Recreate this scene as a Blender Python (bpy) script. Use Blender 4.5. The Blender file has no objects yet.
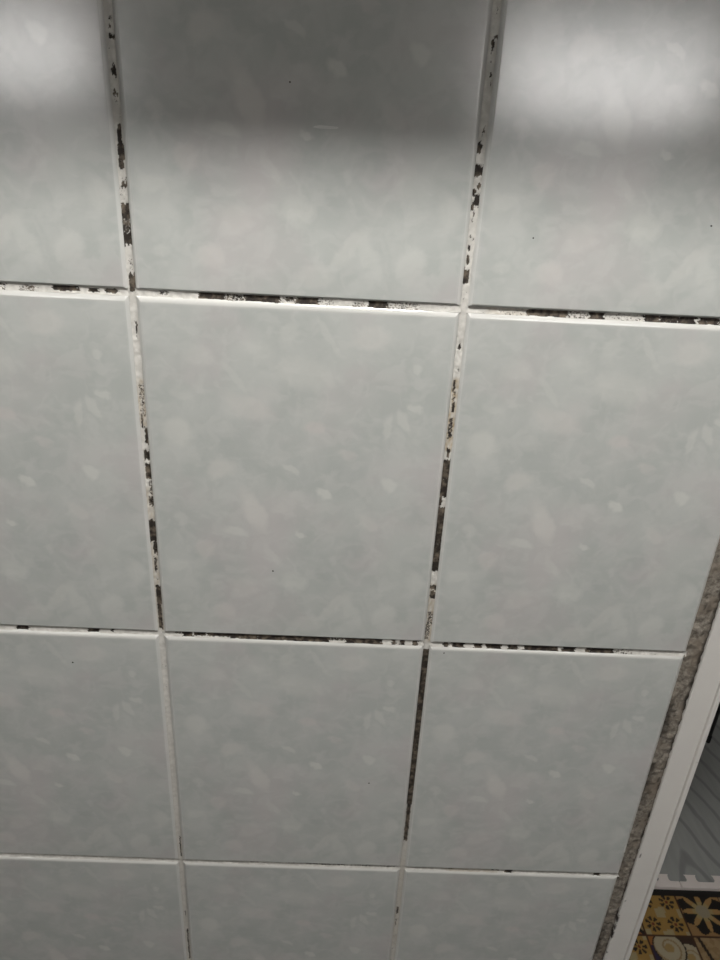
import bpy, bmesh, math, random
from mathutils import Matrix, Vector, noise

# ------------------------------------------------------------------ camera
# metres: x along the tiled wall, z up, tile faces at y = 0, the room at y < 0
scene = bpy.context.scene
cam_data = bpy.data.cameras.new('camera')
cam_data.sensor_fit = 'VERTICAL'
cam_data.sensor_height = 36.0
cam_data.lens = 680.0 / 960.0 * 36.0
cam_data.clip_start = 0.02
cam = bpy.data.objects.new('camera', cam_data)
scene.collection.objects.link(cam)
right = Vector((0.998787766, -0.000976525, 0.0492142772))
down = Vector((0.0445013947, -0.409409064, -0.911264969))
fwd = Vector((0.0210386442, 0.912350407, -0.408869308))
M = Matrix((right, -down, -fwd)).transposed().to_4x4()
M.translation = (0.13305957, -0.41819639, 1.32077156)
cam.matrix_world = M
scene.camera = cam

# ------------------------------------------------------------------ world, light levels, exposure
world = bpy.data.worlds.new('world')
scene.world = world
world.use_nodes = True
world.node_tree.nodes['Background'].inputs['Color'].default_value = (0.75, 0.8, 0.85, 1)
world.node_tree.nodes['Background'].inputs['Strength'].default_value = 0.03
BULB_STRENGTH = 720.0       # bare bulb near the ceiling
PANE_STRENGTH = 9.2         # frosted windows in the wall opposite the tiles
BULB_POS = (0.17, -0.42, 2.00)
vs = scene.view_settings
vs.view_transform = 'Standard'
vs.look = 'None'
vs.exposure = 0.0
vs.gamma = 1.0
vs.use_curve_mapping = False

# ------------------------------------------------------------------ helpers
COL = scene.collection
random.seed(7)

def lin(r, g, b):
    f = lambda c: (c / 255.0 / 12.92) if c <= 10.31 else ((c / 255.0 + 0.055) / 1.055) ** 2.4
    return (f(r), f(g), f(b), 1.0)

def obj(name, me, mat=None, parent=None, loc=(0, 0, 0), rot=(0, 0, 0)):
    o = bpy.data.objects.new(name, me)
    COL.objects.link(o)
    o.location = loc
    o.rotation_euler = rot
    if parent is not None:
        o.parent = parent
    if mat is not None and me is not None and not me.materials:
        me.materials.append(mat)
    return o

def tag(o, label=None, cat=None, group=None, kind=None):
    if label: o['label'] = label
    if cat: o['category'] = cat
    if group: o['group'] = group
    if kind: o['kind'] = kind
    return o

def mesh(name, verts, faces, smooth=False):
    me = bpy.data.meshes.new(name)
    me.from_pydata([tuple(v) for v in verts], [], faces)
    me.update()
    if smooth:
        me.polygons.foreach_set('use_smooth', [True] * len(me.polygons))
    return me

def boxes(name, lst, bevel=0.0, segs=2):
    bm = bmesh.new()
    for (x0, y0, z0, x1, y1, z1) in lst:
        vv = [bm.verts.new(p) for p in ((x0, y0, z0), (x1, y0, z0), (x1, y1, z0), (x0, y1, z0),
                                        (x0, y0, z1), (x1, y0, z1), (x1, y1, z1), (x0, y1, z1))]
        for f in ((0, 3, 2, 1), (4, 5, 6, 7), (0, 1, 5, 4), (1, 2, 6, 5), (2, 3, 7, 6), (3, 0, 4, 7)):
            bm.faces.new([vv[i] for i in f])
    if bevel:
        bmesh.ops.bevel(bm, geom=list(bm.edges), offset=bevel, segments=segs, affect='EDGES', profile=0.5)
    me = bpy.data.meshes.new(name)
    bm.to_mesh(me)
    bm.free()
    return me

def lathe(name, prof, n=24, smooth=True):
    """surface of revolution about z from (radius, z) pairs, closed at both ends"""
    verts, faces = [], []
    for r, z in prof:
        for k in range(n):
            a = 2 * math.pi * k / n
            verts.append((r * math.cos(a), r * math.sin(a), z))
    for i in range(len(prof) - 1):
        for k in range(n):
            k2 = (k + 1) % n
            faces.append((i * n + k, i * n + k2, (i + 1) * n + k2, (i + 1) * n + k))
    faces.append(tuple(range(n - 1, -1, -1)))
    b = (len(prof) - 1) * n
    faces.append(tuple(range(b, b + n)))
    return mesh(name, verts, faces, smooth)

def prism(name, pts, z0, z1, bevel=0.0):
    bm = bmesh.new()
    lo = [bm.verts.new((x, y, z0)) for x, y in pts]
    hi = [bm.verts.new((x, y, z1)) for x, y in pts]
    n = len(pts)
    bm.faces.new(hi)
    bm.faces.new(lo[::-1])
    for i in range(n):
        bm.faces.new((lo[i], lo[(i + 1) % n], hi[(i + 1) % n], hi[i]))
    bmesh.ops.recalc_face_normals(bm, faces=list(bm.faces))
    me = bpy.data.meshes.new(name)
    bm.to_mesh(me)
    bm.free()
    return me

def sstep(a, b, x):
    if a == b: return 1.0 if x >= a else 0.0
    t = min(1.0, max(0.0, (x - a) / (b - a)))
    return t * t * (3 - 2 * t)

def nz(x, y, z=0.0):
    return noise.noise((x, y, z))          # about -0.8 .. 0.8

class NT:
    """tiny node-tree builder"""
    def __init__(s, name):
        s.m = bpy.data.materials.new(name)
        s.m.use_nodes = True
        s.t = s.m.node_tree
        s.b = s.t.nodes['Principled BSDF']
    def n(s, typ, **kw):
        nd = s.t.nodes.new(typ)
        for k, v in kw.items():
            setattr(nd, k, v)
        return nd
    def set(s, sock, v):
        if hasattr(v, 'is_output') or isinstance(v, bpy.types.NodeSocket):
            s.t.links.new(v, sock)
        else:
            sock.default_value = v
    def math(s, op, a, b=0.0, clamp=False):
        nd = s.n('ShaderNodeMath', operation=op, use_clamp=clamp)
        s.set(nd.inputs[0], a); s.set(nd.inputs[1], b)
        return nd.outputs[0]
    def mix(s, fac, a, b):
        nd = s.n('ShaderNodeMix', data_type='RGBA')
        s.set(nd.inputs[0], fac); s.set(nd.inputs[6], a); s.set(nd.inputs[7], b)
        return nd.outputs[2]
    def rng(s, v, a, b, c=0.0, d=1.0, smooth=True):
        nd = s.n('ShaderNodeMapRange', interpolation_type='SMOOTHSTEP' if smooth else 'LINEAR')
        s.set(nd.inputs[0], v)
        for i, q in enumerate((a, b, c, d)):
            nd.inputs[i + 1].default_value = q
        return nd.outputs[0]
    def noise(s, vec, scale, detail=3.0, rough=0.5, dist=0.0):
        nd = s.n('ShaderNodeTexNoise')
        s.set(nd.inputs['Vector'], vec)
        nd.inputs['Scale'].default_value = scale
        nd.inputs['Detail'].default_value = detail
        nd.inputs['Roughness'].default_value = rough
        nd.inputs['Distortion'].default_value = dist
        return nd
    def coord(s):
        return s.n('ShaderNodeTexCoord').outputs['Object']
    def bump(s, h, strength, dist):
        nd = s.n('ShaderNodeBump')
        s.set(nd.inputs['Height'], h)
        nd.inputs['Strength'].default_value = strength
        nd.inputs['Distance'].default_value = dist
        s.t.links.new(nd.outputs[0], s.b.inputs['Normal'])
    def base(s, v): s.set(s.b.inputs['Base Color'], v)
    def rough(s, v): s.set(s.b.inputs['Roughness'], v)

def plain(name, col, rough=0.5, var=0.06, scale=20.0, metallic=0.0):
    """plain surface with slight procedural mottling"""
    t = NT(name)
    f = t.noise(t.coord(), scale, 4.0).outputs['Fac']
    dark = tuple(c * (1 - var) for c in col[:3]) + (1,)
    lite = tuple(min(1, c * (1 + var)) for c in col[:3]) + (1,)
    t.base(t.mix(f, dark, lite))
    t.rough(rough)
    t.b.inputs['Metallic'].default_value = metallic
    return t.m

# ------------------------------------------------------------------ materials
# printed marble glaze: the same print on every tile (object coordinates, origin at the tile's centre)
# flakes: u, v in mm from the tile's top-left joint crossing, half sizes in mm, turn in degrees, lightness, pinkness
FLAKES = [
    (22, 88, 13, 11, 10, .75, .1), (71, 143, 7.5, 18, -26, .75, .35), (58, 160, 11, 4.5, 12, .7, 0),
    (119, 128, 7, 3.6, 22, .95, 0), (163, 121, 5.2, 6.0, 0, .85, 0), (50, 113, 12, 8, -20, .6, .3),
    (112, 81, 9, 5.5, 0, .25, .8), (96, 111, 7, 2.6, 25, .65, 0), (176, 65, 6, 3.8, 10, .7, 0),
    (104, 45, 21, 11, 8, .4, .1), (68, 68, 18, 9, 15, .35, .35), (159, 79, 3.5, 10, 10, .6, 0),
    (170, 75, 3.2, 10, -28, .55, 0), (37, 175, 8, 7.5, 0, .4, .5), (103, 161, 4, 2.6, 0, .85, 0),
    (175, 39, 3.6, 2.4, 0, .55, 0), (98, 200, 11, 9, 0, .5, 0), (16, 189, 10, 6, 0, .45, 0),
    (129, 219, 6, 18, 40, .5, .1), (140, 222, 5, 15, -30, .4, 0), (164, 182, 13, 10, 20, .25, 0),
    (75, 30, 12, 7, 0, .3, 0), (145, 21, 13, 9, 0, .4, .3), (95, 20, 6, 10, 15, .4, 0),
    (120, 22, 2.6, 16, -35, .35, 0), (62, 206, 12, 9, 0, .35, .2), (111, 237, 14, 7, 0, .35, .1),
    (186, 197, 9, 9, 0, .4, 0), (37, 37, 11, 8, 10, .4, 0), (25, 62, 9, 5, 25, .35, 0),
    (60, 48, 3, 14, -40, .35, 0), (84, 178, 3, 13, -38, .4, 0), (150, 150, 11, 5, 25, .35, .3),
    (48, 228, 10, 8, 0, .4, .4), (165, 226, 9, 12, 20, .4, 0), (20, 152, 4, 8, -35, .4, 0),
    (132, 100, 8, 4, 25, .3, .4), (90, 140, 7, 5, -20, .3, 0), (20, 225, 7, 5, 0, .35, 0),
]
DARKS = [(140, 109, 19, 14, 0, .5), (140, 170, 16, 12, 20, .55), (95, 151, 10, 9, 0, .35),
         (45, 190, 13, 9, 0, .5), (185, 140, 9, 18, 0, .35), (60, 92, 12, 8, 0, .35), (120, 195, 12, 8, 30, .45)]

def tile_material():
    t = NT('marbled_glaze')
    co = t.coord()
    wob = t.noise(co, 55.0, 3.0, 0.6)
    off = t.n('ShaderNodeVectorMath', operation='MULTIPLY_ADD')
    t.set(off.inputs[0], wob.outputs['Color'])
    off.inputs[1].default_value = (0.013, 0.0, 0.013)
    off.inputs[2].default_value = (-0.0065, 0.0, -0.0065)
    add = t.n('ShaderNodeVectorMath', operation='ADD')
    t.set(add.inputs[0], co); t.set(add.inputs[1], off.outputs[0])
    flat = t.n('ShaderNodeVectorMath', operation='MULTIPLY')
    t.set(flat.inputs[0], add.outputs[0]); flat.inputs[1].default_value = (1, 0, 1)
    vec = flat.outputs[0]
    def blob(u, v, rx, rz, rot, soft):
        mp = t.n('ShaderNodeMapping', vector_type='TEXTURE')
        t.set(mp.inputs['Vector'], vec)
        mp.inputs['Location'].default_value = (u / 1000 - 0.1, 0, 0.125 - v / 1000)
        mp.inputs['Rotation'].default_value = (0, math.radians(rot), 0)
        mp.inputs['Scale'].default_value = (rx / 1000, 1, rz / 1000)
        ln = t.n('ShaderNodeVectorMath', operation='LENGTH')
        t.set(ln.inputs[0], mp.outputs[0])
        return t.rng(ln.outputs['Value'], 1.15, soft, 0.0, 1.0)
    light, pink = None, None
    for (u, v, rx, rz, rot, a, p) in FLAKES:
        b = blob(u, v, rx, rz, rot, 0.5)
        l = t.math('MULTIPLY', b, a)
        light = l if light is None else t.math('MAXIMUM', light, l)
        if p > 0:
            q = t.math('MULTIPLY', b, p)
            pink = q if pink is None else t.math('MAXIMUM', pink, q)
    dark = None
    for (u, v, rx, rz, rot, a) in DARKS:
        l = t.math('MULTIPLY', blob(u, v, rx, rz, rot, 0.0), a)
        dark = l if dark is None else t.math('MAXIMUM', dark, l)
    big = t.rng(t.noise(co, 24.0, 4.0, 0.6, 0.4).outputs['Fac'], 0.36, 0.66)
    fine = t.rng(t.noise(vec, 70.0, 2.0, 0.5, 0.8).outputs['Fac'], 0.46, 0.66)
    slash = t.n('ShaderNodeMapping')
    t.set(slash.inputs['Vector'], vec)
    slash.inputs['Rotation'].default_value = (0, math.radians(38), 0)
    slash.inputs['Scale'].default_value = (55, 1, 130)
    sl = t.rng(t.noise(slash.outputs[0], 1.0, 2.0, 0.5).outputs['Fac'], 0.52, 0.68)
    hue = t.rng(t.noise(co, 16.0, 3.0).outputs['Fac'], 0.46, 0.70)
    c = t.mix(big, lin(184, 187, 184), lin(194, 196, 193))
    c = t.mix(t.math('MULTIPLY', hue, 0.6), c, lin(196, 190, 190))
    c = t.mix(t.math('MULTIPLY', dark, 0.6), c, lin(172, 175, 173))
    c = t.mix(t.math('MULTIPLY', fine, 0.28), c, lin(207, 207, 204))
    c = t.mix(t.math('MULTIPLY', sl, 0.22), c, lin(208, 208, 205))
    c = t.mix(t.math('MULTIPLY', light, 0.66), c, lin(216, 216, 211))
    c = t.mix(t.math('MULTIPLY', pink, 0.30), c, lin(212, 198, 197))
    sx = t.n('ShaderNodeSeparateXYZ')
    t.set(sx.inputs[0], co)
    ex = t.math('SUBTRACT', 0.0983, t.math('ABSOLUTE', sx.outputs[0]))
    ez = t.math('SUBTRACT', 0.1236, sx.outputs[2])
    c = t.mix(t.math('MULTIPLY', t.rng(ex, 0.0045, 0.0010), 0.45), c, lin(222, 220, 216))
    c = t.mix(t.rng(ez, 0.0062, 0.0022), c, lin(214, 213, 209))  # whiter top edge: pale glaze with the bevel's caught light painted in
    t.base(c)
    t.rough(t.rng(ex, 0.0040, 0.0015, 0.18, 0.42))
    t.b.inputs['IOR'].default_value = 1.8
    t.bump(t.noise(co, 9.0, 1.0).outputs['Fac'], 0.1, 0.004)
    return t.m

def grout_material():
    t = NT('mouldy_grout')
    co = t.coord()
    at = t.n('ShaderNodeAttribute', attribute_name='mould')
    sep = t.n('ShaderNodeSeparateColor')
    t.set(sep.inputs[0], at.outputs['Color'])
    mould, tint, grey = sep.outputs[0], sep.outputs[1], sep.outputs[2]
    n1 = t.noise(co, 1500.0, 2.0).outputs['Fac']
    n2 = t.noise(co, 260.0, 3.0).outputs['Fac']
    clean = t.mix(t.rng(n2, 0.35, 0.7), lin(197, 194, 188), lin(216, 213, 207))
    clean = t.mix(tint, clean, lin(168, 150, 122))
    clean = t.mix(grey, clean, lin(176, 171, 163))
    black = t.mix(t.rng(n2, 0.4, 0.75), lin(38, 31, 25), lin(112, 101, 88))
    m = t.math('ADD', mould, t.math('MULTIPLY', t.math('SUBTRACT', n1, 0.5), 0.7))
    t.base(t.mix(t.rng(m, 0.12, 0.9), clean, black))
    t.rough(0.75)
    t.bump(n1, 0.3, 0.0004)
    return t.m

def cement_material():
    t = NT('rough_cement')
    co = t.coord()
    at = t.n('ShaderNodeAttribute', attribute_name='mould')
    sep = t.n('ShaderNodeSeparateColor')
    t.set(sep.inputs[0], at.outputs['Color'])
    n1 = t.noise(co, 420.0, 4.0, 0.65).outputs['Fac']
    n2 = t.noise(co, 60.0, 3.0).outputs['Fac']
    c = t.mix(t.rng(n1, 0.3, 0.72), lin(98, 90, 80), lin(152, 145, 135))
    c = t.mix(t.rng(n2, 0.45, 0.7), c, lin(120, 110, 98))
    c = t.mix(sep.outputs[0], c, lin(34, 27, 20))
    t.base(c)
    t.rough(0.9)
    t.bump(n1, 0.6, 0.001)
    return t.m

def painted_trim_material():
    t = NT('white_trim')
    co = t.coord()
    at = t.n('ShaderNodeAttribute', attribute_name='mould')
    sep = t.n('ShaderNodeSeparateColor')
    t.set(sep.inputs[0], at.outputs['Color'])
    c = t.mix(t.noise(co, 40.0, 3.0).outputs['Fac'], lin(214, 210, 206), lin(222, 219, 214))
    t.base(t.mix(sep.outputs[0], c, lin(40, 34, 28)))
    t.rough(0.4)
    return t.m

def attr_material(name, rough, attr='print', grain=0.0):
    t = NT(name)
    at = t.n('ShaderNodeAttribute', attribute_name=attr)
    n = t.noise(t.coord(), 900.0, 2.0).outputs['Fac']
    t.base(t.mix(t.math('MULTIPLY', n, 0.25), at.outputs['Color'], (0.03, 0.025, 0.02, 1)))
    t.rough(rough)
    return t.m

def wood_foam_material():
    """grey foam with a printed cathedral wood grain"""
    t = NT('grey_wood_print_foam')
    co = t.coord()
    sx = t.n('ShaderNodeSeparateXYZ')
    t.set(sx.inputs[0], co)
    dx = t.math('SUBTRACT', sx.outputs[0], 0.903)
    wobble = t.math('MULTIPLY', t.math('SUBTRACT', t.noise(co, 9.0, 2.0).outputs['Fac'], 0.5), 0.10)
    g = t.math('ADD', t.math('ADD', sx.outputs[1], t.math('MULTIPLY', t.math('SQRT', t.math('ADD', t.math('MULTIPLY', dx, dx), 0.0002)), 3.2)), wobble)
    w = t.math('SINE', t.math('MULTIPLY', g, 42.0))
    line = t.rng(w, 0.55, 1.0)
    streak = t.n('ShaderNodeMapping')
    t.set(streak.inputs['Vector'], co); streak.inputs['Scale'].default_value = (60, 5, 1)
    st = t.noise(streak.outputs[0], 1.5, 4.0).outputs['Fac']
    c = t.mix(st, lin(150, 151, 149), lin(176, 177, 174))
    c = t.mix(t.math('MULTIPLY', line, 0.5), c, lin(112, 113, 112))
    t.base(c)
    t.rough(0.55)
    return t.m

def emitter(name, col, strength):
    t = NT(name)
    t.base(col)
    t.b.inputs['Emission Color'].default_value = col
    t.b.inputs['Emission Strength'].default_value = strength
    return t.m

MAT = dict(
    tile=tile_material(), grout=grout_material(), cement=cement_material(), trim=painted_trim_material(),
    plaster=plain('cream_wall_paint', lin(104, 102, 98), 0.8),
    ceiling=plain('white_ceiling_paint', lin(128, 126, 124), 0.85),
    floor=plain('pale_floor_tile', lin(92, 89, 85), 0.35, 0.1, 6.0),
    mat=attr_material('printed_vinyl', 0.45), foam=wood_foam_material(),
    white_foam=plain('pinkish_white_foam', lin(238, 228, 223), 0.6, 0.04, 60.0),
    black=plain('black_metal', lin(26, 26, 27), 0.4), rubber=plain('black_rubber', lin(18, 18, 18), 0.8),
    wood=plain('pale_shelf_laminate', lin(196, 186, 170), 0.4, 0.12, 14.0),
    steel=plain('brushed_steel', lin(170, 170, 170), 0.35, 0.05, 40.0, 1.0),
    plastic=plain('white_plastic', lin(222, 220, 214), 0.4),
    speck=plain('dark_dirt', lin(48, 42, 36), 0.8), smudge=plain('pale_smudge', lin(206, 206, 203), 0.6),
    bulb=emitter('lit_bulb', (1.0, 0.985, 0.945, 1), BULB_STRENGTH),
    pane=emitter('daylit_frosted_glass', (1.0, 0.985, 0.965, 1), PANE_STRENGTH),
)

# ------------------------------------------------------------------ room shell
X0, X1, YB, YF, ZC = -1.30, 1.70, -2.20, 2.40, 2.45       # room limits; the tiled wall divides it at y = 0
DOOR_X1, DOOR_Z = 1.26, 2.10
floor = obj('floor', boxes('floor', [(X0 - .1, YB - .1, -.08, X1 + .1, YF + .1, 0)]), MAT['floor'])
tag(floor, 'pale tiled floor running through the doorway', 'floor', kind='structure')
ceiling = obj('ceiling', boxes('ceiling', [(X0 - .1, YB - .1, ZC, X1 + .1, YF + .1, ZC + .08)]), MAT['ceiling'])
tag(ceiling, 'white painted ceiling above both rooms', 'ceiling', kind='structure')
for nm, bx, lb in (('wall_left', (X0 - .1, YB, 0, X0, YF, ZC), 'cream painted side wall left of the tiled wall'),
                   ('wall_right', (X1, YB, 0, X1 + .1, YF, ZC), 'cream painted side wall right of the doorway'),
                   ('wall_far', (X0 - .1, YF, 0, X1 + .1, YF + .1, ZC), 'cream painted far wall of the room behind the doorway')):
    tag(obj(nm, boxes(nm, [bx]), MAT['plaster']), lb, 'wall', kind='structure')
# wall opposite the tiles, with two frosted windows
WINS = [(-1.22, -0.78, 1.52, 1.77), (0.60, 1.36, 1.55, 1.81)]
bl, xs = [], X0 - .1
for (a, b, c, d) in WINS:
    bl += [(xs, YB - .1, 0, a, YB, ZC), (a, YB - .1, 0, b, YB, c), (a, YB - .1, d, b, YB, ZC)]
    xs = b
bl.append((xs, YB - .1, 0, X1 + .1, YB, ZC))
tag(obj('wall_front', boxes('wall_front', bl), MAT['plaster']), 'cream painted wall opposite the tiled wall', 'wall', kind='structure')
for i, (a, b, c, d) in enumerate(WINS):
    e = obj('window_%d' % (i + 1), None)
    e.location = ((a + b) / 2, YB - .05, c)
    tag(e, ('narrow', 'wide')[i] + ' high frosted window in the wall opposite the tiles', 'window', kind='structure')
    w, h, f = (b - a) / 2, d - c, .012
    obj('window_frame', boxes('window_frame', [(-w, -.03, 0, w, .04, f), (-w, -.03, h - f, w, .04, h),
                              (-w, -.03, f, -w + f, .04, h - f), (w - f, -.03, f, w, .04, h - f)]), MAT['plastic'], e)
    obj('pane', boxes('pane', [(-w + f, -.004, f, w - f, .004, h - f)]), MAT['pane'], e)

# ------------------------------------------------------------------ tiled wall
EDGE = 0.3990                                               # where the tiling stops, right
wall = obj('wall_back', boxes('wall_back', [(X0 - .05, .008, 0, .4075, .11, ZC), (.4075, .008, DOOR_Z + .03, DOOR_X1 + .03, .11, ZC),
                                            (DOOR_X1 + .03, .008, 0, X1 + .05, .11, ZC)]), MAT['plaster'])
tag(wall, 'wall of glossy pale grey marbled tiles with mouldy white grout', 'wall', kind='structure')
TW, TH, GAP, GAPH = 0.200, 0.250, 0.0034, 0.0028
NCOL0, NROW = -5, 8                                         # columns -5..1, rows 0..7 from the floor

def tile_mesh():
    """glazed tile: flat face and four rounded edge strips, each strip smooth along its own arc only"""
    hw, hh, n = (TW - GAP) / 2, (TH - GAPH) / 2, 5
    r, rt, rl, dep = 0.0034, 0.0042, 0.0016, 0.0026         # rounding of the sides, top and lower edge, its depth
    rings = [(0.0, 0.0, 0.0, 0.008)]
    for k in range(n + 1):
        a = math.pi / 2 * k / n
        q = 1 - math.cos(a)
        rings.append((r * q, rt * q, rl * q, dep * (1 - math.sin(a))))
    def ring(k):
        ins, top, low, y = rings[k]
        return [(-hw + ins, y, -hh + low), (hw - ins, y, -hh + low), (hw - ins, y, hh - top), (-hw + ins, y, hh - top)]
    verts, faces = [], []
    for s in range(4):
        s2, base = (s + 1) % 4, len(verts)
        for k in range(len(rings)):
            c = ring(k)
            verts += [c[s], c[s2]]
        for k in range(len(rings) - 1):
            p = base + 2 * k
            faces.append((p, p + 1, p + 3, p + 2))
    base = len(verts)
    verts += ring(len(rings) - 1)
    faces.append((base, base + 1, base + 2, base + 3))
    me = mesh('tile', verts, faces)
    for p in me.polygons:
        p.use_smooth = p.index < len(faces) - 1 and p.index % (n + 1) > 0
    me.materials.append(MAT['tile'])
    return me
TILE = tile_mesh()
tilts = {(0, 5): (0.0, 0.0), (1, 5): (-0.003, 0.002), (-1, 5): (0.0, 0.0)}
tiles = {}
for row in range(NROW):
    for colm in range(NCOL0, 2):
        rx, rz = tilts.get((colm, row), (random.uniform(-.0025, .0025), random.uniform(-.0025, .0025)))
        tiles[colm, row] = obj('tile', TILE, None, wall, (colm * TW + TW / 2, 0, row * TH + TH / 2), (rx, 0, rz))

STAINS = {
    'V1': '1387.4 1389.5 0.4 0.9 0.6;1384.3 1385.6 0.3 0.6 0.9;1379.0 1381.7 0.2 1 0.95;1373.7 1375.4 0.1 0.3 0.4;1367.3 1369.1 0.3 0.6 0.8;1362.7 1366.9 0.2 0.9 0.85;1353.0 1355.8 0.2 0.9 0.75;1350.1 1351.1 0.2 0.9 0.6;1342.0 1344.9 0.5 1 0.4;1330.3 1339.6 0.3 0.9 0.9;1321.8 1330.3 0.1 1 0.85;1317.2 1321.8 0.1 0.9 0.9;1310.6 1313.1 0.4 1 0.5;1307.4 1310.6 0.2 1 0.8;1301.2 1307.4 0 1 0.3;1290.5 1299.1 0 1 1;1283.5 1290.5 0 1 0.65;1276.9 1283.5 0 1 1;1262.8 1269.6 0.3 0.9 0.4;1249.5 1260.5 0.1 1 0.95;1235.2 1237.0 0.5 0.7 0.6;1224.9 1233.4 0.5 0.8 0.75;1221.2 1224.9 0.6 0.75 0.5;1169.1 1193.8 0.1 1 0.45;1162.2 1172.5 0.1 0.4 0.7;1151.7 1163.6 0.5 1 0.95;1140.3 1147.4 0.1 1 0.8;1126.4 1138.1 0.1 1 0.9;1115.2 1126.4 0.4 1 0.5;1106.1 1113.7 0.2 1 0.7;1077.8 1095.2 0 1 0.88;1068.1 1077.8 0.3 1 0.75;1054.0 1065.6 0.2 0.8 0.65;1044.7 1048.9 0.3 0.8 0.4;1025.7 1042.1 0.1 1 0.9;1003.3 1025.7 0.1 0.9 0.78;946.1 970.6 0.2 0.9 0.2;754.0 781.1 0.5 0.8 0.9;670.8 679.6 0.3 0.6 0.6;606.9 653.1 0.4 0.8 0.75',
    'V2': '1399.3 1403.2 0.5 0.8 0.5;1389.2 1391.0 0.6 1 1;1386.1 1388.8 0.2 0.7 1;1383.4 1385.7 0.3 0.7 0.75;1378.0 1379.4 0.4 0.6 0.5;1371.1 1373.9 0.5 0.8 0.85;1365.6 1371.1 0.8 0.95 0.5;1357.1 1361.8 0.4 0.7 0.4;1342.5 1347.4 0.3 0.8 0.55;1335.6 1340.5 0 0.6 0.95;1323.9 1328.5 0 1 0.95;1316.7 1319.3 0.5 1 0.9;1313.6 1316.2 0 0.4 1;1307.8 1313.6 0.25 1 1;1305.6 1309.4 0 0.3 0.9;1299.2 1305.6 0.2 0.5 0.6;1289.4 1292.1 0.2 0.4 0.85;1288.3 1290.5 0.6 0.8 0.7;1283.8 1287.2 0.1 0.45 0.95;1275.4 1281.0 0.1 0.6 0.95;1263.9 1273.1 0 0.8 1;1255.1 1263.9 0.1 0.9 0.15;1224.7 1227.8 0.3 0.7 0.9;1209.4 1213.3 0.2 0.9 0.35;1197.6 1204.9 0.1 0.5 0.75;1191.0 1199.0 0.1 0.8 0.45;1184.3 1190.3 0.3 0.8 0.9;1164.9 1180.2 0.1 0.8 0.65;1152.2 1158.6 0.3 0.8 0.95;1136.1 1150.7 0 1 1;1122.6 1136.1 0 1 1;1115.8 1122.6 0 0.4 1;1085.9 1115.0 0 1 0.97;1063.7 1085.9 0 1 0.84;1053.5 1061.1 0.2 0.8 0.2;1048.4 1051.8 0 1 0.9;1040.6 1046.7 0.1 1 0.85;1017.5 1029.2 0.1 1 0.55;1003.8 1017.5 0 0.8 0.55;955.8 994.5 0 1 0.93;940.7 955.8 0 1 0.83;830.1 940.7 0 1 0.93;784.3 830.1 0.05 0.95 1;684.8 694.9 0.2 0.7 0.95;667.1 677.5 0.3 0.6 0.6;632.2 655.2 0.2 0.8 0.25',
    'H1': '-78.4 -75.4 0 1 0.6;-66.6 -57.7 0.2 1 0.6;-47.6 -32.1 0 0.9 0.95;-26.8 -20.2 0.1 0.9 0.8;-16.1 -8.9 0.1 0.9 0.88;15.6 21.5 0 0.8 0.6;25.7 31.7 0 0.5 0.3;39.5 55.1 0 1 1;55.1 67.7 0 1 0.65;67.7 88.7 0 1 0.9;88.7 91.1 0 1 0.5;91.1 97.7 0 0.9 0.7;98.3 111.6 0 1 1;111.6 121.9 0 1 0.45;132.7 140.0 0.2 1 0.55;141.8 153.9 0 1 0.95;153.9 173.3 0 1 0.52;188.5 192.7 0.2 0.9 0.35;209.8 218.9 0 1 0.2;220.1 237.2 0 1 0.38;239.0 263.5 0 1 0.9;263.5 276.9 0 1 0.55;276.9 286.1 0 1 0.88;286.1 310.7 0 1 0.38;310.7 319.9 0 1 0.95;319.9 332.2 0 1 0.83;332.2 342.7 0 1 1;344.6 356.9 0 1 0.85;356.9 381.6 0 1 0.6',
    'H2': '-107.9 -99.0 0 1 0.97;-54.5 -46.3 0 1 0.97;-38.2 -35.2 0 0.8 0.9;10.3 15.5 0 0.7 0.6;15.5 23.0 0 1 0.95;23.8 32.7 0 0.9 0.92;34.2 51.5 0 0.9 0.92;51.5 59.0 0 1 0.85;59.0 72.5 0 1 1;72.5 126.7 0 1 0.95;126.7 138.0 0 0.8 0.65;138.0 165.9 0 1 1;173.5 176.5 0 1 0.9;179.6 183.4 0 1 0.9;189.4 193.2 0 1 0.9;197.8 202.3 0 1 0.7;212.2 216.0 0 1 0.9;219.0 228.2 0 1 1;235.8 241.9 0 1 0.95;244.9 257.1 0 1 0.95;260.9 269.3 0 1 0.95;273.9 299.9 0 1 0.97;303.0 312.9 0 1 0.97;320.6 325.9 0 1 0.9;325.9 342.1 0 1 1;342.1 357.4 0 1 0.48;362.8 382.1 0 1 0.35',
    'H3': '62.2 69.4 0 0.6 0.6;80.3 107.3 0 0.5 0.45;111.9 148.1 0 0.6 0.6;152.6 193.4 0 0.6 0.55;241.7 245.3 0 0.6 0.7;280.1 289.2 0 0.7 0.6;293.8 300.2 0 1 0.95;374.6 381.0 0 1 0.8;384.7 392.1 0 0.5 0.5',
}
def parse(k):
    return [tuple(float(q) for q in it.split()) for it in STAINS[k].split(';')]
def random_stains(a, b, amount):
    out, s = [], a
    while s < b:
        ln = random.uniform(3, 18)
        if random.random() < amount:
            u = random.uniform(0, .4)
            out.append((s, s + ln, u, random.uniform(u + .3, 1.05), random.uniform(.4, 1)))
        s += ln + random.uniform(0, 8)
    return out

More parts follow.
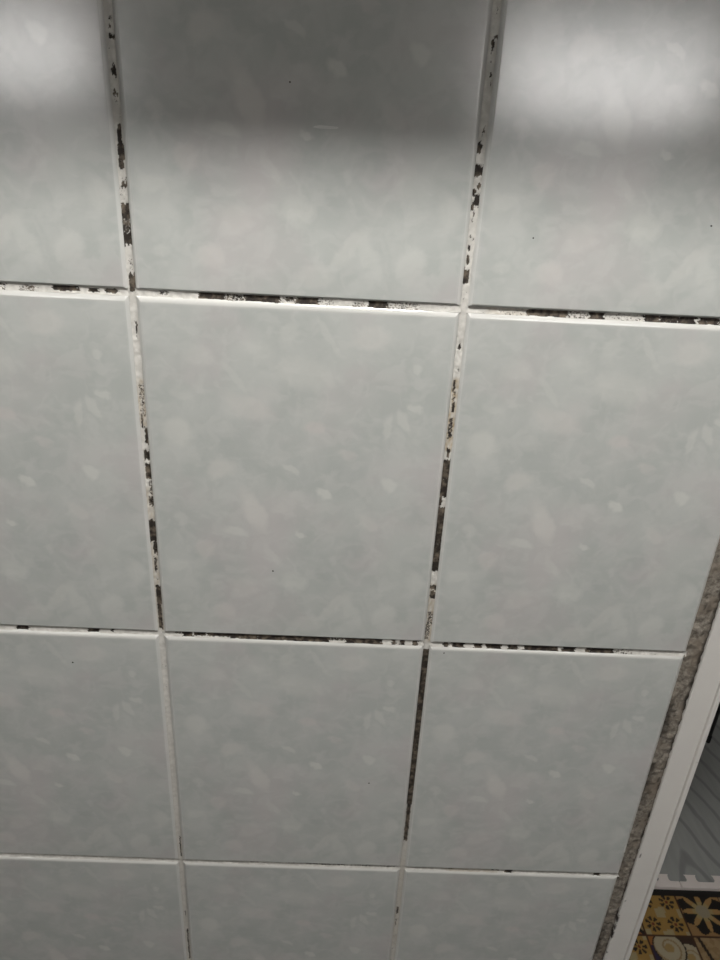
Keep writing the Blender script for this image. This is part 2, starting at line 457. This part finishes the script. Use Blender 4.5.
def mould_at(st, s, u, seed):
    """s along the joint in mm, u across it 0..1"""
    v = 0.0
    for (a, b, u0, u1, d) in st:
        if s < a - 3 or s > b + 3:
            continue
        e = 2.0 * nz(u * 3.2, s * .35, seed) + .8 * nz(u * 7, s * .9, seed + 1)
        w = sstep(a - 1.3, a + .9, s + e) * (1 - sstep(b - .9, b + 1.3, s + e))
        eu = 0.16 * nz(s * .45, seed, u)
        lo = 1.0 if u0 <= 0 else sstep(u0 - .13, u0 + .1, u + eu)
        hi = 1.0 if u1 >= 1 else 1 - sstep(u1 - .1, u1 + .13, u + eu)
        v = max(v, d * w * lo * hi)
    if v <= 0:
        return 0.0
    grain = nz(u * 4.2, s * .9, seed + 5) * .55 + nz(u * 9, s * 2.0, seed + 9) * .35
    return sstep(.19, .86, v + grain * (1.2 - .8 * v) - (1 - v) * .10)

def joint(vertical, fixed, a, b, st, fine, seed, tint=()):
    """one grout strip, centred on 'fixed', from a to b (m)"""
    step = 0.0006 if fine else 0.01
    n = max(2, int((b - a) / step))
    m = 9 if fine else 3
    half = GAP / 2 + 0.0006 if vertical else GAPH / 2 + 0.0011
    verts, faces, colr = [], [], []
    for i in range(n + 1):
        s = a + (b - a) * i / n
        for j in range(m + 1):
            u = j / m
            across = (u - .5) * 2 * half
            y = (0.0008 if vertical else 0.0006) + 0.0005 * (1 - (2 * u - 1) ** 2) + 0.00022 * nz(s * 400, u * 2.5, seed) + 0.00025 * nz(s * 90, u, seed + 3)
            mv = mould_at(st, s * 1000, (u - .10) / .8 if vertical else (u - .16) / .68, seed) if fine else 0.0
            if not fine and st:
                mv = mould_at(st, s * 1000, u, seed)
            tv = 0.0
            for (t0, t1, tt) in tint:
                tv = max(tv, tt * sstep(t0 - 3, t0 + 1, s * 1000) * (1 - sstep(t1 - 1, t1 + 3, s * 1000)) * (.7 + nz(s * 300, u * 3, 2)))
            y += 0.00025 * mv
            # u runs left to right on vertical joints, top to bottom on level ones
            verts.append((fixed + across, y, s) if vertical else (s, y, fixed - across))
            colr.append((mv, max(0, min(1, tv)), .45 * (1 - sstep(.7, 1.02, s)) if vertical else 0, 1))
    for i in range(n):
        for j in range(m):
            p = i * (m + 1) + j
            q = (p, p + 1, p + m + 2, p + m + 1)
            faces.append(q if vertical else q)
    me = mesh('grout_joint', verts, faces, True)
    at = me.color_attributes.new('mould', 'FLOAT_COLOR', 'POINT')
    at.data.foreach_set('color', [c for q in colr for c in q])
    return obj('grout_joint', me, MAT['grout'], wall)

# vertical joints, one strip for each tile height; stains of the joints in view follow the photograph
vst = {k: [(a, b, c, d, min(1, e + .08)) for (a, b, c, d, e) in parse(n)] for k, n in ((0, 'V1'), (1, 'V2'))}
vtint = {0: [(1165, 1195, .5), (1003, 1120, .35)], 1: [(1158, 1205, .75), (1002, 1052, .5), (640, 760, .25)]}
for colm in range(NCOL0, 2):
    for row in range(NROW):
        za, zb = row * TH, (row + 1) * TH
        vis = colm in vst and 2 <= row <= 5
        st = list(vst[colm]) if vis else random_stains(za * 1000, zb * 1000, .45 if row > 3 else .12)
        if vis and row == 5:
            st += random_stains(1412, 1500, .6)
        joint(True, colm * TW, za, zb, st, vis, 11.3 * colm + row, vtint.get(colm, ()) if vis else ())
# level joints between them, one for each tile width
hst = {5: parse('H1'), 4: parse('H2'), 3: parse('H3')}
htint = {3: [(240, 286, .5)], 5: [(215, 238, .3)]}
for row in range(1, NROW + 1):
    for colm in range(NCOL0, 2):
        xa, xb = colm * TW + GAP / 2, (colm + 1) * TW - GAP / 2
        if colm == 1:
            xb = EDGE
        vis = row in hst and colm >= -1
        st = list(hst[row]) if vis else random_stains(xa * 1000, xb * 1000, .5 if row > 3 else .08)
        if vis and row > 3 and colm == -1:
            st += random_stains(-195, -110, .4)
        joint(False, row * TH, xa, xb, st, vis, 3.7 * colm + 20 * row, htint.get(row, ()) if vis else ())

# small specks and one smudge on the glaze
def speck(colm, row, x, z, rx, rz, mat):
    n = 9
    verts = [(0, -.00035, 0)] + [((rx * (1 + .35 * nz(k, x * 99, z * 99))) * math.cos(2 * math.pi * k / n), .0, (rz * (1 + .35 * nz(k, z * 77))) * math.sin(2 * math.pi * k / n)) for k in range(n)]
    faces = [(0, 1 + k, 1 + (k + 1) % n) for k in range(n)]
    t = tiles[colm, row]
    obj('dirt_speck' if mat == 'speck' else 'smudge', mesh('speck', verts, faces, True), MAT[mat], t,
        (x - t.location.x, -.0002, z - t.location.z))
for (c, r, x, z, a, b, m) in ((0, 5, .0939, 1.3641, .0006, .0006, 'speck'), (1, 5, .3373, 1.3039, .0008, .0005, 'speck'), (1, 5, .2356, 1.2923, .0006, .0006, 'speck'),
                              (-1, 3, -.0693, .9701, .0009, .0010, 'speck'), (0, 4, .0839, 1.0589, .0008, .0009, 'speck'), (1, 3, .2137, .9923, .0007, .0008, 'speck'),
                              (0, 3, .164, .8542, .0008, .0010, 'speck'), (0, 5, .114, 1.3436, .009, .0011, 'smudge')):
    speck(c, r, x, z, a * .8, b * .8, m)

# rough cement filling between the last tiles and the door trim
def lean(z):
    return (z - .75) * .0085
cz = [0.0 + .02 * i for i in range(25)] + [.5 + .0016 * i for i in range(500)] + [1.3 + .02 * i for i in range(41)]
NC = 11
verts, faces, colr = [], [], []
for z in cz:
    xa, xb = EDGE - .0018, .4125 + lean(z)
    for j in range(NC + 1):
        u = j / NC
        y = .0012 + .0011 * nz(u * 5, z * 160) + .0007 * nz(u * 9, z * 420, 4) + .0012 * sstep(.75, .95, u)
        dk = .95 * sstep(.66, .80, u + .12 * nz(z * 130, 1.5))  # dark band at the trim: shade of the gap painted in, with mould
        l = sstep(.18, .5, nz(z * 33, 7.7) + .35 * nz(z * 210, u * 3)) * (1 - sstep(.12, .42, u + .2 * nz(z * 260, u * 4)))
        sp = sstep(.36, .55, nz(z * 240, u * 5.5, 3))
        verts.append((xa + (xb - xa) * u, y, z))
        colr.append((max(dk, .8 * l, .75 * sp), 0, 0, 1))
for i in range(len(cz) - 1):
    for j in range(NC):
        p = i * (NC + 1) + j
        faces.append((p, p + 1, p + NC + 2, p + NC + 1))
me = mesh('cement_filling', verts, faces, True)
me.color_attributes.new('mould', 'FLOAT_COLOR', 'POINT').data.foreach_set('color', [c for q in colr for c in q])
ce = obj('cement_filling', me, MAT['cement'], wall)
ce['label'] = 'rough grey brown cement strip at the tile edge'

# ------------------------------------------------------------------ white door trim
SPOTS = [(.4356, .8923, .0020, .0006, .5), (.4112, .7777, .0007, .0028, .9), (.4106, .7618, .0006, .0012, .8), (.4107, .7166, .0006, .0020, .6),
         (.4096, .6892, .0010, .006, 1), (.4086, .6669, .0011, .006, 1), (.4089, .6394, .0007, .0016, .8), (.4095, .677, .0009, .005, .9)]
def trim(name, label, x_left, flip, fine):
    # cross-section: front face, thin groove, rounded lip, deep return into the opening
    prof = [(0, .100), (0, -.0024), (.0004, -.0030), (.0020, -.0030)]
    nf = 16 if fine else 2
    prof += [(.0020 + (.0172 - .0020) * k / nf, -.0030) for k in range(1, nf + 1)]
    prof += [(.0188, -.0030), (.0190, -.0005), (.0196, -.0005), (.0198, -.0040), (.0204, -.0046), (.0232, -.0046), (.0240, -.0036), (.0240, .100)]
    zs = [0, .25, .55] + ([.55 + .0012 * i for i in range(1, 330)] if fine else []) + [1.0, 1.5, DOOR_Z]
    verts, faces, colr = [], [], []
    for z in zs:
        for (px, py) in prof:
            x = x_left + (lean(z) if fine else 0) + (-px if flip else px)
            verts.append((x, py + .0022, z))
            mv = 0.0
            if fine and py < 0:
                for (sx, sz, rx, rz, d) in SPOTS:
                    q = ((x - sx) / rx) ** 2 + ((z - sz + (x - sx) * .3) / rz) ** 2 + .9 * nz(x * 900, z * 700)
                    mv = max(mv, d * (1 - sstep(.5, 1.3, q)))
            colr.append((mv, 0, 0, 1))
    m = len(prof)
    for i in range(len(zs) - 1):
        for j in range(m):
            j2 = (j + 1) % m
            q = (i * m + j, i * m + j2, (i + 1) * m + j2, (i + 1) * m + j)
            faces.append(q[::-1] if flip else q)
    faces.append(tuple(range(m)) if flip else tuple(range(m - 1, -1, -1)))
    b = (len(zs) - 1) * m
    faces.append(tuple(range(b + m - 1, b - 1, -1)) if flip else tuple(range(b, b + m)))
    me = mesh(name, verts, faces)
    me.color_attributes.new('mould', 'FLOAT_COLOR', 'POINT').data.foreach_set('color', [c for q in colr for c in q])
    o = obj(name, me, MAT['trim'])
    return tag(o, label, 'trim', kind='structure')
trim('trim_1', 'white door trim with a raised lip beside the tiled wall', .4094, False, True)
trim('trim_2', 'white door trim on the far side of the doorway', DOOR_X1 + .03, True, False)
o = obj('trim_3', boxes('trim_3', [(.4094 + .011, -.004, DOOR_Z, DOOR_X1 + .03, .1, DOOR_Z + .026)], .002), MAT['trim'])
o.data.color_attributes.new('mould', 'FLOAT_COLOR', 'POINT')
o.data.color_attributes['mould'].data.foreach_set('color', [0, 0, 0, 1] * len(o.data.vertices))
tag(o, 'white head trim across the top of the doorway', 'trim', kind='structure')

# ------------------------------------------------------------------ mats on the floor behind the doorway
TOOTH, PITCH, T0 = .037, .0590, .8460
YT, YG, YE, FT = .5335, .5485, .5195, .010        # tooth tips, tooth roots, straight outer edge, foam thickness
MX0, MX1 = T0 - 4 * PITCH - .011, T0 + 12 * PITCH - .011

def tooth_line(gap):
    """jigsaw edge from left to right; gap shrinks the tooth outline a little"""
    pts, x = [(MX0, YG)], T0 - 4 * PITCH
    for k in range(12):
        a, b = T0 + (k - 4) * PITCH + .0 + gap, T0 + (k - 4) * PITCH + TOOTH - gap
        y = YT + gap
        pts += [(a + .0022, YG), (a, YG - .003), (a - .0006, y + .004), (a + .0012, y + .001), (a + .004, y),
                (b - .004, y), (b - .0012, y + .001), (b + .0006, y + .004), (b, YG - .003), (b - .0022, YG)]
    return pts
line = tooth_line(.0004)
end_x = line[-1][0] + .02
fm = prism('foam_mat', line + [(end_x, YG), (end_x, 1.16), (MX0, 1.16)], .0, FT)
tag(obj('foam_mat', fm, MAT['foam']), 'grey wood print foam mat with jigsaw edge on the floor', 'mat')
fm2 = boxes('foam_mat', [(MX0, 1.1605, 0, end_x, 1.80, FT)])
tag(obj('foam_mat', fm2, MAT['foam']), 'grey wood print foam mat lying behind the jigsaw edged one', 'mat')
line2 = tooth_line(-.0003)
SEAM = .8660
left = [p for p in line2 if p[0] < SEAM] + [(SEAM - .0009, YT - .0003), (SEAM - .0009, YE), (MX0, YE)]
rightp = [(SEAM + .0009, YT - .0003)] + [p for p in line2 if p[0] > SEAM] + [(end_x, YG), (end_x, YE), (SEAM + .0009, YE)]
tag(obj('mat_edge_strip', prism('mat_edge_strip', left, 0, FT), MAT['white_foam']),
    'white foam edging strip nearest the door trim, left of the seam', 'mat edging', 'white foam edging strips')
tag(obj('mat_edge_strip', prism('mat_edge_strip', rightp, 0, FT), MAT['white_foam']),
    'white foam edging strip right of the seam, under the grey teeth', 'mat edging', 'white foam edging strips')

# printed patchwork mat: 9 cm squares, each with its own tile-like motif, black border
PX0, PX1, PY0, PY1 = .450, 1.235, .130, .5185
CELL, CX, CY = .0895, .8450, .4240
def motif(x, y):
    if y > .5045 or y < PY0 + .006 or x < PX0 + .006 or x > PX1 - .006:
        return (14, 12, 12)
    i, j = math.floor((x - CX) / CELL), math.floor((y - CY) / CELL)
    u, v = (x - CX) / CELL - i, (y - CY) / CELL - j         # 0..1 in the square
    k = (i * 3 + j * 5 + i * j) % 5
    if (i, j) == (0, 0): k = 0
    if (i, j) == (-1, 0): k = 1
    if (i, j) == (-1, -1): k = 2
    if (i, j) == (0, -1): k = 3
    du, dv = u - .5, v - .56 if k == 0 else v - .5
    r, a = math.hypot(du, dv), math.atan2(dv, du)
    edge = min(u, 1 - u, v, 1 - v)
    if edge < .016:
        return (74, 40, 22)
    if k == 0:                                               # big daisy on black
        if r < .15: return (186, 172, 140)
        pet = .30 + .15 * math.cos(8 * a)
        if r < pet: return (206, 158, 92) if r > .23 else (204, 176, 112)
        if r < .50 + .05 * math.cos(8 * a + math.pi): return (20, 16, 14)
        return (186, 140, 84)
    if k == 1:                                               # small black rosettes on gold
        col = (196, 150, 72)
        fu, fv = u * 2 % 1 - .5, v * 2 % 1 - .5
        q, b = math.hypot(fu, fv), math.atan2(fv, fu)
        if max(abs(u * 2 % 1 - .0), 0) < .28 and max(abs(v * 2 % 1), 0) < .28: col = (202, 180, 128)
        if abs(abs(fu) - .5) < .2 and abs(abs(fv) - .5) < .2: col = (204, 184, 134)
        if q < .07: return (128, 50, 28)
        if .13 < q < .33 and math.cos(7 * b) > -.15: return (30, 20, 16)
        return col
    if k == 2:                                               # pale overlapping discs with a swirl
        for (cx, cy, rr) in ((.40, .74, .32), (.80, .56, .27), (.22, .20, .30), (.72, .12, .28)):
            d = math.hypot(u - cx, v - cy)
            if d < rr:
                sw = (math.atan2(v - cy, u - cx) / (2 * math.pi) + d / rr * 1.6) % 1
                if d < .3 * rr: return (196, 160, 96)
                return (180, 148, 100) if sw < .18 else (212, 196, 160)
            if d < rr * 1.10: return (40, 28, 22)
        if u < .22 and v < .8: return (44, 34, 70)
        return (190, 116, 48) if (u + v) < 1.1 else (62, 40, 26)
    if k == 3:                                               # worn sand square with a dark diagonal
        if abs(u - .12 - .22 * (1 - v)) < .035: return (40, 26, 18)
        n = nz(u * 9, v * 9)
        return (196, 162, 112) if n > 0 else (178, 142, 94)
    if r < .2: return (52, 44, 92)
    if abs(abs(du) - abs(dv)) < .06: return (30, 24, 22)
    return (206, 178, 122) if (abs(du) > abs(dv)) else (182, 112, 52)
nx, ny = int((PX1 - PX0) / .0018), int((PY1 - PY0) / .0018)
verts, colr, faces = [], [], []
for j in range(ny + 1):
    for i in range(nx + 1):
        x, y = PX0 + (PX1 - PX0) * i / nx, PY0 + (PY1 - PY0) * j / ny
        verts.append((x, y, .0035))
        colr += [c * .85 for c in lin(*(.8 * q + 22 for q in motif(x, y)))[:3]] + [1.0]
for j in range(ny):
    for i in range(nx):
        p = j * (nx + 1) + i
        faces.append((p, p + 1, p + nx + 2, p + nx + 1))
rim = [j * 0 + i for i in range(nx)] + [j * (nx + 1) + nx for j in range(ny)] + [ny * (nx + 1) + i for i in range(nx, 0, -1)] + [j * (nx + 1) for j in range(ny, 0, -1)]
base = len(verts)
for p in rim:
    verts.append((verts[p][0], verts[p][1], .0))
    colr += lin(14, 12, 12)
for k in range(len(rim)):
    k2 = (k + 1) % len(rim)
    faces.append((base + k, base + k2, rim[k2], rim[k]))
me = mesh('patterned_mat', verts, faces)
me.color_attributes.new('print', 'FLOAT_COLOR', 'POINT').data.foreach_set('color', colr)
tag(obj('patterned_mat', me, MAT['mat']), 'gold and black patchwork flower print mat inside the doorway', 'mat')

# ------------------------------------------------------------------ black stool behind the doorway, one leg in view
stool = obj('metal_stool', None, loc=(1.290, 1.095, FT))
tag(stool, 'black metal stool standing on the grey foam mat behind the door trim', 'stool')
for sx in (-1, 1):
    for sy in (-1, 1):
        lg = obj('leg', lathe('leg', [(.0048, .012), (.0048, .44)], 14), MAT['black'], stool, (.178 * sx, .168 * sy, 0))
        obj('rubber_foot', lathe('rubber_foot', [(.0050, 0), (.0058, .003), (.0058, .02), (.0050, .024)], 14), MAT['rubber'], lg)
obj('seat', boxes('seat', [(-.195, -.185, .44, .195, .185, .47)], .008), MAT['black'], stool)
obj('seat_frame', boxes('seat_frame', [(-.178, -.174, .40, .178, -.162, .43), (-.178, .162, .40, .178, .174, .43),
                                       (-.184, -.168, .40, -.172, .168, .43), (.172, -.168, .40, .184, .168, .43)]), MAT['black'], stool)

# ------------------------------------------------------------------ shelf above the tiles in view (its shade falls across the top row)
shelf = obj('wall_shelf', None, loc=(-.10, 0, 1.527))
tag(shelf, 'pale laminate wall shelf on steel brackets above the tiles', 'shelf')
obj('board', boxes('board', [(-.62, -.13, 0, .49, -.0005, .02)], .0015), MAT['wood'], shelf)
for x in (-.45, .32):
    obj('bracket', boxes('bracket', [(x - .012, -.004, -.10, x + .012, -.0006, -.0002), (x - .012, -.10, -.004, x + .012, -.004, -.0002)]), MAT['steel'], shelf)

# ------------------------------------------------------------------ bare bulb hanging from the ceiling
lamp = obj('ceiling_bulb', None, loc=(BULB_POS[0], BULB_POS[1], ZC))
tag(lamp, 'bare white bulb hanging from the ceiling before the tiled wall', 'lamp')
dz = BULB_POS[2] - ZC
prof = [(.002, -.04)]
for k in range(1, 13):
    a = -math.pi / 2 + math.pi * k / 14
    prof.append((.04 * math.cos(a), .04 * math.sin(a)))
prof += [(.018, .045), (.014, .055)]
obj('bulb', lathe('bulb', prof, 28), MAT['bulb'], lamp, (0, 0, dz))
obj('socket', lathe('socket', [(.016, .05), (.019, .055), (.019, .10), (.010, .112), (.004, .115)], 20), MAT['plastic'], lamp, (0, 0, dz))
obj('cord', lathe('cord', [(.003, dz + .112), (.003, -.012)], 10), MAT['plastic'], lamp)
obj('ceiling_rose', lathe('ceiling_rose', [(.012, -.02), (.038, -.012), (.042, 0)], 24), MAT['plastic'], lamp)
